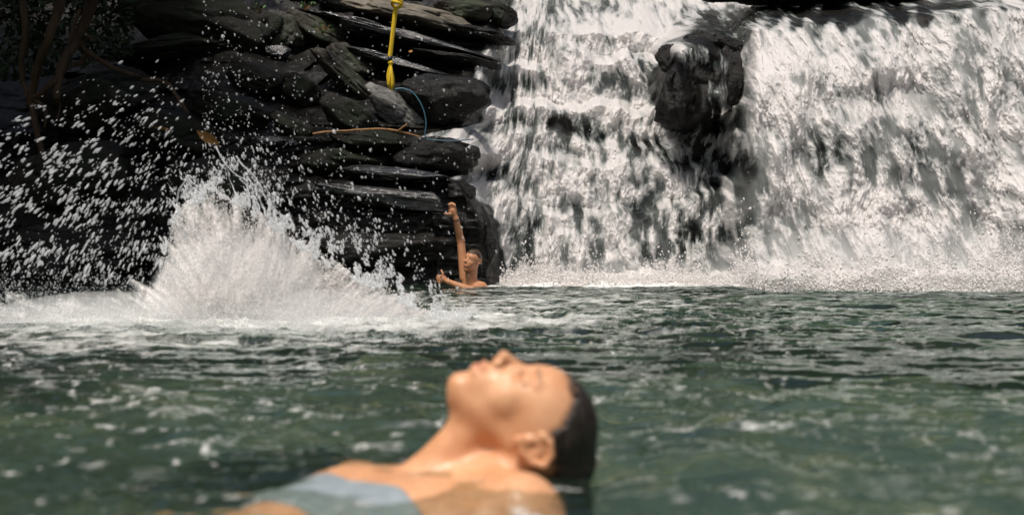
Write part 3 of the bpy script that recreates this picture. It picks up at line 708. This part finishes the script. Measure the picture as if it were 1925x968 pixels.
def woman_sdf(X, Y, Z):
    hx, hy, hc = to_head(X, Y, Z)
    d = head_sdf(hx, hy, hc)*S
    n = cone(X, Y, Z, W(893, 800, 0), W(795, 905, 0), 40*S, 44*S)
    n = smin(n, cone(X, Y, Z, W(874, 752, 0), W(893, 800, 0), 33*S, 38*S), .02)
    n = smin(n, cone(X, Y, Z, W(985, 846, 0), W(895, 935, 0), 50*S, 56*S), .03)
    for s in (-1, 1): n = smin(n, cone(X, Y, Z, W(996, 856, 52*s), W(815, 895, 12*s), 15*S, 12*S), .012)
    d = smin(d, n, .016)
    t = torso_sdf(X, Y, Z)
    for P_ in (S1, S2):
        t = smin(t, cone(X, Y, Z, P_, W(905, 930, 0), .050, .05), .045)
        t = smin(t, cone(X, Y, Z, W(800, 900, 0), P_+np.array([0, 0, .030]), .013, .014), .02)
        t = smin(t, ell(X, Y, Z, P_, (.058, .058, .055)), .03)
    d = smin(d, t, .03)
    for P_, E, H_ in ((S1, (.17, 1.80, -.19), (.02, 1.62, -.32)), (S2, (-.40, 2.50, -.24), (-.52, 2.34, -.40))):
        d = smin(d, cone(X, Y, Z, P_, E, .046, .036), .025)
        d = smin(d, cone(X, Y, Z, E, H_, .036, .024), .012)
        H_ = np.array(H_); dr = H_-np.array(E); dr /= np.linalg.norm(dr); sd_ = np.cross(dr, [0, 0, 1]); sd_ /= np.linalg.norm(sd_)
        d = smin(d, ell(X, Y, Z, H_+dr*.045, (.038, .038, .018)), .015)
        for k, L in zip((-1.5, -.5, .5, 1.5), (.062, .075, .07, .055)):
            b_ = H_+dr*.07+sd_*k*.019; m_ = b_+dr*L*.55+sd_*k*.004+np.array([0, 0, -.006]); d = smin(d, cone(X, Y, Z, b_, m_, .0095, .0085), .004); d = smin(d, cone(X, Y, Z, m_, m_+dr*L*.4+np.array([0, 0, -.018]), .0085, .007), .003)
        b_ = H_+dr*.02-sd_*.03; d = smin(d, cone(X, Y, Z, b_, b_+dr*.045-sd_*.035, .011, .009), .006)
    for s in (-1, 1):
        hp = tp(.66, .085*s, -.14); kn = hp+np.array([-.24, -.12, -.30]); an = kn+np.array([-.03, .20, -.36])
        d = smin(d, cone(X, Y, Z, hp, kn, .078, .052), .05); d = smin(d, cone(X, Y, Z, kn, an, .050, .032), .02)
        d = smin(d, cone(X, Y, Z, an, an+np.array([-.12, -.06, -.05]), .03, .022), .02)
    return d
V, Fc = surface_net(woman_sdf, (-1.15, 1.12, -.93), (.25, 2.68, .24), .0036)
hx, hy, hc = to_head(V[:, 0], V[:, 1], V[:, 2])
lip = np.clip(1.25-ell(hx, hy, hc, (901, 682, 0), (17, 16, 29))/6-1, 0, 1)*(hy < 705)
lip = ss(3, -3, ell(hx, hy, hc, (901, 678, 0), (12, 14, 27)))*.45
brow = ss(4, -3, np.sqrt((hx-(1012+.10*(np.abs(hc)-30)))**2+0*hc)-4)*ss(700+25, 700-10, hy)*ss(10, 16, np.abs(hc))*ss(54, 46, np.abs(hc))*.55*(hy < 725)
lash = ss(3, 0, np.abs(hx-(981-.004*(np.abs(hc)-33)**2)))*ss(20, 12, np.abs(np.abs(hc)-33))*(hy < 712)*.6
stub_ = ss(-16, 3, hx-np.interp(hy, [680, 731, 771, 786, 800, 812, 865, 900, 950], [1062, 1079, 1056, 1030, 1034, 1043, 1046, 1020, 985])+5*vn(hy/4, hc/6, seed=91))*(np.abs(hc) < 100)*(hy > 690)*.75*(ell(hx, hy, hc, (1021, 799, 0), (97, 108, 84), ROT) < 9)
brow = np.maximum(brow, stub_)
woman = mesh_obj('person', V, Fc, M_SKIN, attrs={'lip': lip, 'brow': np.maximum(brow, lash)})
props(woman, 'woman floating on her back in front, head thrown back, eyes closed, face to the sky', 'person')
# wet hair slicked back off the forehead
def hairline(y): return np.interp(y, [680, 731, 771, 786, 800, 812, 865, 900, 950], [1062, 1079, 1056, 1030, 1034, 1043, 1046, 1020, 985])
def hair_sdf(X, Y, Z):
    hx, hy, hc = to_head(X, Y, Z)
    cr = smin(ell(hx, hy, hc, (1021, 799, 0), (97, 108, 84), ROT), ell(hx, hy, hc, (1018, 752, 0), (66, 66, 66)), 14)
    cr = smin(cr, ell(hx, hy, hc, (1058, 872, 0), (58, 48, 62)), 24)
    cr = smin(cr, cone(hx, hy, hc, (1060, 900, 0), (1095, 985, 0), 42, 20), 22)
    ang = np.arctan2(hc, hx-960.0)
    cr = cr-4-3.2*ridge(ang*9, hx/90, 0, 3, .6, seed=79)
    return smax(cr, (hairline(hy)+9*vn(hy/5, hc/5, seed=77)+5*vn(hy/2.2, hc/9, seed=78)-hx)*.7, 7)*S
V, Fc = surface_net(hair_sdf, (.02, 1.98, -.11), (.16, 2.22, .19), .0026)
o = mesh_obj('hair', V, Fc, M_HAIR, parent=woman)
# swimsuit top
def suit_sdf(X, Y, Z):
    d = torso_sdf(X, Y, Z)-.006
    a = (X-T1[0])*AX[0]+(Y-T1[1])*AX[1]+(Z-T1[2])*AX[2]
    l = (X-T1[0])*LAT[0]+(Y-T1[1])*LAT[1]
    band = smax(.125+.3*np.abs(np.abs(l)-.085)-a, a-.275, .02)
    return smax(d, band, .006)
V, Fc = surface_net(suit_sdf, (-.60, 1.65, -.30), (.15, 2.35, .08), .005)
o = mesh_obj('swimsuit', V, Fc, M_SWIM, parent=woman)

# the bather under the fall
MY = 13.2; MS = MY/F
mh = at(886, 490, MY)
mu = np.array([.20, -.05, .97]); mu /= np.linalg.norm(mu); mf = np.array([-.52, -.85, .02]); mf -= mu*(mf@mu); mf /= np.linalg.norm(mf); ml = np.cross(mu, mf)
HS = S*1.04
def man_head(X, Y, Z):
    x, y, z = X-mh[0], Y-mh[1], Z-mh[2]
    u = (x*mu[0]+y*mu[1]+z*mu[2])/HS; f = (x*mf[0]+y*mf[1]+z*mf[2])/HS; l = (x*ml[0]+y*ml[1]+z*ml[2])/HS
    return 985+u*U_[0]+f*F_[0], 775+u*U_[1]+f*F_[1], l
A3 = lambda x, y, dY=0.: at(x, y, MY+dY)
def man_sdf(X, Y, Z):
    hx, hy, hc = man_head(X, Y, Z)
    d = head_sdf(hx, hy, hc)*HS
    d = smin(d, cone(X, Y, Z, A3(887, 500, .05), A3(883, 536, .06), .060, .066), .03)
    shR = A3(904, 541, .05); shL = A3(873, 522, .10)
    d = smin(d, ell(X, Y, Z, A3(886, 560, .10), (.17, .11, .16)), .05)
    d = smin(d, ell(X, Y, Z, shR, (.065, .06, .06)), .04)
    d = smin(d, cone(X, Y, Z, A3(884, 532, .07), shR, .05, .05), .03)
    # raised arm
    el = A3(866, 452, .12); wr = A3(857, 411, .02)
    d = smin(d, cone(X, Y, Z, shL, el, .050, .038), .03)
    d = smin(d, cone(X, Y, Z, el, wr, .042, .027), .015)
    d = smin(d, cone(X, Y, Z, el*.62+wr*.38, wr, .036, .026), .01)
    # open hand against the rock, thumb to the left
    pa = A3(851, 396, .0)
    d = smin(d, cone(X, Y, Z, wr, pa, .026, .030), .012)
    d = smin(d, ell(X, Y, Z, pa, (.042, .022, .045)), .01)
    for k, (bx, L) in enumerate([(845.6, 10), (849.2, 12), (852.8, 11), (856.0, 8)]):
        b_ = A3(bx, 392, -.01); m_ = A3(bx-.8, 392-L*.72, -.025); e_ = A3(bx-1.0, 392-L*.72-2, .012)
        d = smin(d, cone(X, Y, Z, b_, m_, .0105, .010), .004); d = smin(d, cone(X, Y, Z, m_, e_, .010, .009), .003)
    d = smin(d, cone(X, Y, Z, A3(848, 402, -.01), A3(841, 402.5, -.025), .013, .011), .008)
    d = smin(d, cone(X, Y, Z, A3(841, 402.5, -.025), A3(835.5, 401.5, -.02), .011, .009), .004)
    # other arm along the water with the thumb up
    e2 = A3(884, 546, -.28); w2 = A3(843, 530, -.30)
    d = smin(d, cone(X, Y, Z, shR, e2, .052, .042), .02); d = smin(d, cone(X, Y, Z, e2, w2, .042, .028), .015)
    p2 = A3(831, 524, -.30)
    d = smin(d, cone(X, Y, Z, w2, p2, .026, .028), .01); d = smin(d, ell(X, Y, Z, p2, (.046, .028, .042)), .01)
    for k in range(4):
        y_ = 518.5+k*3.9
        b_ = A3(829, y_, -.33); m_ = A3(821.5+abs(k-1)*.8, y_, -.335); e_ = A3(826.5, y_+.6, -.365)
        d = smin(d, cone(X, Y, Z, b_, m_, .0105, .0102), .004); d = smin(d, cone(X, Y, Z, m_, e_, .0102, .009), .003)
    d = smin(d, cone(X, Y, Z, A3(834, 519, -.31), A3(832.5, 513.5, -.32), .0125, .011), .006)
    d = smin(d, cone(X, Y, Z, A3(832.5, 513.5, -.32), A3(829.5, 508, -.31), .011, .009), .004)
    # legs below the water
    hipc = A3(886, 600, .12)
    d = smin(d, ell(X, Y, Z, hipc, (.16, .11, .14)), .08)
    for s in (-1, 1):
        k0 = hipc+np.array([s*.09, .36, -.10]); d = smin(d, cone(X, Y, Z, hipc+np.array([s*.08, 0, -.05]), k0, .085, .055), .04)
    return d
V, Fc = surface_net(man_sdf, (-.98, 12.7, -.70), (-.08, 13.85, 1.0), .0065)
hx, hy, hc = man_head(V[:, 0], V[:, 1], V[:, 2])
lip = ss(4, -3, ell(hx, hy, hc, (901, 678, 0), (8, 18, 36)))*.7
brow = ss(5, -2, np.abs(hx-1012)-3)*ss(60, 45, np.abs(np.abs(hc)-32)*2.5)*(hy < 722)*.45
eye = ss(5, 0, np.sqrt((hx-989)**2+((np.abs(hc)-33)*.6)**2)-4)*(hy < 715)*.8
stub = ss(6, -6, ell(hx, hy, hc, (885, 715, 0), (50, 55, 50)))*.12
man = mesh_obj('person', V, Fc, M_SKIN2, attrs={'lip': lip, 'brow': np.maximum(np.maximum(brow, eye), stub)})
props(man, 'smiling bather by the black rock, one arm raised and the other thumb up', 'person')
def mhair(X, Y, Z):
    hx, hy, hc = man_head(X, Y, Z)
    cr = smin(ell(hx, hy, hc, (1021, 799, 0), (97, 108, 84), ROT), ell(hx, hy, hc, (1018, 752, 0), (66, 66, 66)), 14)-9-2*np.sin(hc*.3)
    return smax(cr, (np.interp(hy, [690, 731, 775, 800, 812, 865, 900], [1052, 1066, 1040, 1030, 1030, 1015, 985])-hx)*.75, 8)*HS
V, Fc = surface_net(mhair, mh-.2, mh+.2, .007)
mesh_obj('hair', V, Fc, M_HAIR2, parent=man)
M_BAND = simple('dark_band', (.02, .015, .012), .6)
wv = A3(857.6, 413, .03); wd = A3(866, 452, .12)-A3(857, 411, .02); wd /= np.linalg.norm(wd)
a0 = np.cross(wd, [0, 1, 0]); a0 /= np.linalg.norm(a0); b0 = np.cross(wd, a0)
ring = [wv+.031*(math.cos(t)*a0+math.sin(t)*b0) for t in np.linspace(0, 2*math.pi, 17)]
tubes('wristband', [(ring, .006)], M_BAND, parent=man, seg=6, sub=2)

# ------------------------------------------------------------------ rope, stick, cord
M_YEL = simple('yellow_rope', (.72, .50, .02), .6, .3, (.50, .33, .01), 70, .8, mapscale=(1, 1, 2))
M_TAPE = simple('black_tape', (.012, .012, .012), .4)
M_BLUE = simple('blue_cord', (.03, .10, .14), .5)
M_STICK = simple('bare_stick', (.30, .16, .06), .7, .3, (.16, .08, .035), 30, .5)
M_BARK = simple('root_bark', (.06, .035, .018), .85, .2, (.025, .016, .01), 8, .8, mapscale=(1, 1, .3))
RY = 12.4
ra = at(748, 6, RY)
rope = empty('rope', ra, 'yellow knotted rope with a frayed loop at its end hanging before the rocks', 'rope')
limb_pt = np.array([-1.02, RY, 4.3])
def twist(p, q, r, n=3, turns=22, amp=.6):
    p, q = np.array(p), np.array(q); out = []
    for k in range(n):
        pts = []
        for t in np.linspace(0, 1, turns*6):
            a_ = 2*math.pi*(turns*t+k/n); pts.append(p+(q-p)*t+r*amp*np.array([math.cos(a_), math.sin(a_), 0]))
        out.append((pts, r*.62))
    return out
tubes('cord', twist(at(744, 14, RY), at(733, 108, RY), .019, turns=10), M_YEL, rope, seg=8, sub=1)
tubes('upper_cord', twist(limb_pt, at(746, 2, RY), .016, turns=26), M_YEL, rope, seg=6, sub=1)
kn = [at(x, y, RY+d) for x, y, d in [(740, 3, -.03), (750, 0, -.06), (755, 8, -.03), (748, 15, .03), (739, 12, .05), (738, 4, -.05), (749, 6, -.09), (754, 12, -.03), (744, 17, .0)]]
tubes('knot', [(kn, .015)], M_YEL, rope, seg=8, bump=.004)
tubes('tape', [([at(733.2, 106, RY), at(733, 116, RY)], [.022, .021])], M_TAPE, rope, sub=2)
tubes('knot', [([at(733, 115, RY), at(734, 119, RY), at(734, 126, RY)], [.018, .025, .014])], M_YEL, rope, bump=.005)
fr = []
rs = np.random.RandomState(9)
for (x1, x2, d) in [(730, 730.5, 0), (737, 739.5, .01), (733, 732, -.03), (736, 738, -.03), (731, 735, .02)]:
    fr.append(([at(734, 122, RY), at(x1, 138, RY+d), at(x2+rs.normal(0, .6), 158, RY+d), at(735+rs.normal(0, 2), 168+rs.normal(0, 1), RY)], [.013, .013, .014, .010]))
tubes('frayed_loop', fr, M_YEL, rope, seg=7, bump=.005)

st = empty('stick', at(690, 247, 13.2), 'bare brown forked stick lying level across the rocks', 'stick')
def cy(x, y, off=.25): return at(x, y, cliff_at(x, y+8)-off)
ys_ = 13.45
sp = [at(x, y, ys_) for x, y in [(588, 252), (612, 249), (650, 246), (700, 243), (740, 245), (765, 251), (790, 258)]]
tubes('branch', [(sp, [.013, .012, .011, .011, .012, .010, .007])], M_STICK, st, seg=8, bump=.006)
tubes('twig', [([at(748, 247, ys_), at(757, 240, ys_-.02), at(765, 233, ys_-.03)], [.010, .009, .007])], M_STICK, st, seg=7, bump=.004)
bc = [at(x, y, 13.0) for x, y in [(742, 168), (758, 167), (775, 174), (788, 190), (797, 210), (801, 232), (799, 252), (806, 262), (850, 265), (890, 262)]]
o = tubes('cord', [(bc, [.009, .009, .008, .008, .007, .007, .007, .007, .006, .006])], M_BLUE, seg=6); props(o, 'thin blue cord curving over the big black rock into the water', 'cord')
# leaves
M_LEAF = simple('green_leaf', (.06, .16, .03), .45, .5, (.03, .09, .02), 20)
M_DLEAF = simple('dry_leaf', (.45, .22, .06), .6, .3, (.30, .13, .04), 20)
def leaf_mesh(name, centres, size, mat, seed, parent=None):
    rs = np.random.RandomState(seed); Vs = []; Fs = []
    base = np.array([(-1, 0, 0), (-.35, .38, .08), (.45, .34, .06), (1, 0, -.1), (.45, -.34, .06), (-.35, -.38, .08), (0, 0, -.04)])
    tri = [(0, 6, 1, 1), (1, 6, 2, 2), (2, 6, 3, 3), (3, 6, 4, 4), (4, 6, 5, 5), (5, 6, 0, 0)]
    n = len(centres); Q = rs.normal(size=(n, 4)); Q /= np.linalg.norm(Q, axis=1)[:, None]
    w_, x, y, z = Q.T
    Rm = np.stack([1-2*(y*y+z*z), 2*(x*y-z*w_), 2*(x*z+y*w_), 2*(x*y+z*w_), 1-2*(x*x+z*z), 2*(y*z-x*w_), 2*(x*z-y*w_), 2*(y*z+x*w_), 1-2*(x*x+y*y)], 1).reshape(n, 3, 3)
    V = np.einsum('nij,kj->nki', Rm, base)*(size*(.6+.8*rs.rand(n)))[:, None, None]+np.asarray(centres)[:, None]
    Ft = np.array([t_[:3] for t_ in tri])
    o = mesh_obj(name, V.reshape(-1, 3), (Ft[None]+7*np.arange(n)[:, None, None]).reshape(-1, 3), mat, smooth=False)
    if parent: keep(o, parent)
    return o
def leaves_at(px_, py_, n, spread, size, seed, Yd):
    rs = np.random.RandomState(seed); c = at(px_, py_, Yd); return c+rs.normal(0, 1, (n, 3))*np.array([spread, .05, spread*.5])
for i, (x, y, n, lb, Yd) in enumerate([(606, 50, 16, 'small green plant on the mossy rock left of the rope', 15.3), (576, 8, 12, 'small green plant at the top edge above the mossy rock', 16.0), (487, 12, 9, 'faint green sprig on the dark boulder at the top', 15.9)]):
    pl = empty('plant', at(x, y+14, Yd), lb, 'plant'); lv = leaves_at(x, y, n, .05, .03, i, Yd)
    leaf_mesh('foliage', lv, .030, M_LEAF, i, pl)
    tubes('stem', [([at(x, y+14, Yd), (at(x, y+14, Yd)+q_)/2+np.array([0, 0, .01]), q_], [.004, .003, .002]) for q_ in lv], M_STICK, pl, seg=5, sub=2)
o = leaf_mesh('dry_leaf', [at(391, 259, 13.3)], .10, M_DLEAF, 4); props(o, 'dry orange leaf hanging among the drops above the splash', 'leaf')
o = leaf_mesh('dry_leaf', [at(306, 243, 13.6)], .09, M_DLEAF, 7); props(o, 'dry leaf in the dark hollow left of the splash crest', 'leaf')
o = leaf_mesh('dry_leaf', [at(772, 97, 14.9)], .035, M_DLEAF, 8); props(o, 'small orange leaf stuck on the wet slab right of the rope', 'leaf')

# ------------------------------------------------------------------ tree on the left bank, its roots, and the wooded banks
tree = empty('tree', (-6.2, 15.6, 1.2), 'tree with pale roots trailing down the dark bank at top left, unseen crown added for shade', 'tree')
tubes('trunk', [([(-7.3, 15.8, .8), (-7.1, 15.7, 2.2), (-6.3, 15.3, 3.6), (-5.2, 14.8, 5.2), (-4.6, 14.2, 7.0)], [.42, .34, .28, .24, .16])], M_BARK, tree, seg=14, bump=.05)
tubes('limb', [([(-5.75, 15.35, 3.5), (-4.4, 14.3, 4.3), (-2.7, 13.2, 4.55), (-1.02, 12.4, 4.32), (.4, 11.9, 4.7)], [.16, .12, .09, .07, .03])], M_BARK, tree, seg=10, bump=.02)
tubes('limb', [([(-5.2, 14.8, 5.2), (-3.6, 13.9, 6.2), (-2.0, 13.6, 6.6)], [.14, .1, .05])], M_BARK, tree, seg=10, bump=.02)
for pts, rd in [([(116, -30), (112, 10), (92, 70), (74, 116), (64, 160), (60, 200), (70, 250), (80, 300)], .05), ([(180, -30), (168, 20), (145, 74), (122, 110), (110, 150), (104, 190)], .062), ([(145, 74), (165, 99), (206, 124), (244, 140), (262, 144)], .032), ([(262, 150), (302, 153), (322, 166), (332, 182), (345, 200), (352, 216)], .024), ([(104, 150), (80, 175), (62, 185), (52, 200)], .035), ([(165, 99), (150, 118), (128, 128), (110, 150)], .026), ([(60, 185), (78, 196), (86, 212), (84, 240)], .022), ([(104, 190), (112, 200), (108, 225)], .02), ([(170, 70), (160, 82), (150, 90)], .022), ([(150, 20), (135, 60), (128, 90)], .018), ([(40, -20), (48, 60), (40, 130), (55, 190)], .04)]:
    pp = [at(x, y, 13.0+.25*math.sin(x*.05)) for x, y in pts]
    tubes('root', [(pp, [rd*(1-.5*k/len(pp)) for k in range(len(pp))])], M_BARK, tree, seg=8, bump=.015)
rs = np.random.RandomState(2)
def shade_crown(cs, n, rad, seed):
    rs = np.random.RandomState(seed); out = []
    for c in cs:
        for k in range(n):
            d = rs.normal(size=3); d /= np.linalg.norm(d); cc = np.array(c)+d*rad*np.array([1, 1, .55])*rs.uniform(.3, 1)
            out.append(cc+rs.normal(0, .16, (26, 3)))
    return np.vstack(out)
leaf_mesh('shade_crown', shade_crown([(-5.2, 14.6, 6.6), (-6.8, 13, 6.8), (-4.0, 12.9, 6.2), (-7, 15.5, 5.6), (-5.5, 11.2, 6.4), (-7.3, 10.6, 5.6), (-4.4, 11.0, 5.9), (-6.0, 9.4, 5.9)], 85, 1.35, 1), .11, M_LEAF, 11, tree)  # out-of-frame leaf clusters, added to block sun from the left bank

# steep wooded banks round the pool
M_HILL = rock_mat('forest_floor', (.008, .009, .005), (.03, .028, .016), .8, .4, moss=(.010, .018, .006))
def hill(name, pts, h0, h1, depth, seed, z0=0.0):
    """steep bank along a ground line"""
    pts = np.array(pts, float); n = 160; tt = np.linspace(0, len(pts)-1, n); i = np.clip(tt.astype(int), 0, len(pts)-2); f = (tt-i)[:, None]
    L = pts[i]*(1-f)+pts[i+1]*f; T = np.gradient(L, axis=0); Nn = np.stack([-T[:, 1], T[:, 0]], 1); Nn /= np.linalg.norm(Nn, axis=1)[:, None]
    v = np.linspace(0, 1, 60)
    P = L[:, None]-Nn[:, None]*(depth*v[None, :, None]); Zz = z0+h0+(h1-h0)*v[None]**.8+0*P[..., 0]
    Zz = Zz+.7*fbm(P[..., 0]*.5, P[..., 1]*.5, seed=seed)+.25*fbm(P[..., 0]*2, P[..., 1]*2, seed=seed+1)
    o = mesh_obj(name, np.concatenate([P, Zz[..., None]], -1).reshape(-1, 3), grid_faces(n, 60), M_HILL); props(o, kind='structure'); return np.concatenate([P, Zz[..., None]], -1)
H1 = hill('hill', [(16, 14), (9, 19.5), (2, 22), (-4, 20), (-9, 17), (-13, 8), (-14, -4)], -1.0, 14, 12, 700, 3.2)
H2 = hill('hill', [(15, -8), (13, 2), (13, 9), (14.5, 16)], -1.0, 12, 10, 720, 0.6)
rs = np.random.RandomState(6)
def scatter(Hh, n, k, size, seed):
    rs = np.random.RandomState(seed); a_ = rs.randint(0, Hh.shape[0], n); b_ = (rs.rand(n)**1.3*(Hh.shape[1]-1)).astype(int)
    c = Hh[a_, b_]+np.array([0, 0, .3]); return (c[:, None]+rs.normal(0, .42, (n, k, 3))).reshape(-1, 3)
o = leaf_mesh('undergrowth', scatter(H1, 1500, 26, .2, 1), .15, M_LEAF, 31); props(o, 'dark undergrowth covering the bank above the waterfall', 'undergrowth', kind='stuff')
o = leaf_mesh('undergrowth', scatter(H2, 700, 26, .2, 2), .15, M_LEAF, 32); props(o, 'dark undergrowth on the right hand bank', 'undergrowth', kind='stuff')


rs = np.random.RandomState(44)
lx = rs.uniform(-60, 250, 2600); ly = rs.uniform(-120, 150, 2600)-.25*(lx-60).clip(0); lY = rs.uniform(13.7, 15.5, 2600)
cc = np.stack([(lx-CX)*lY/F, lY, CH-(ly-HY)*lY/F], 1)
leaf_mesh('foliage', cc, .055, simple('painted_shade_leaf', (.012, .022, .008), .7, .2, (.006, .010, .004), 10), 45, tree)  # near-black leaves added to stand in for deep shade behind the roots

# fine mist hanging over the splash and at the foot of the falls
m, t, out = newmat('mist'); pv = N(t, 'VolumeScatter'); pv.inputs[0].default_value = (.99, .99, .985, 1); pv.inputs['Density'].default_value = 1.7; pv.inputs['Anisotropy'].default_value = .2
t.links.new(pv.outputs[0], out.inputs['Volume']); M_MIST = m
m2_ = m.copy(); m2_.node_tree.nodes['Volume Scatter'].inputs['Density'].default_value = .45
DM, DMF = ico_dirs(4)
def mist(cs, mat, label):
    Vs, Fs, off = [], [], 0
    for c, r_ in cs:
        Vs.append(DM*np.array(r_)*(1+.10*fbm(DM[:, 0]*2+off, DM[:, 1]*2, DM[:, 2]*2, 3, seed=3))[:, None]+np.array(c)); Fs.append(DMF+off); off += len(DM)
    o = mesh_obj('mist', np.vstack(Vs), np.vstack(Fs), mat); props(o, label, 'mist', kind='stuff')
mist([(at(452, 545, 6.55), (.42, .20, .30))], M_MIST, 'soft white mist round the body of the splash')
mist([(at(640, 590, 6.55), (.40, .22, .13))], M_MIST, 'soft white mist over the low right side of the splash')
mist([(at(200, 600, 6.5), (.55, .28, .14))], M_MIST, 'soft grey mist low on the water left of the splash')
mist([(at(1690, 505, 12.4), (2.0, .55, .42))], m2_, 'drifting mist at the foot of the right hand fall')
mist([(at(1180, 520, 14.0), (1.3, .35, .20))], m2_, 'thin mist at the foot of the left hand cascade')
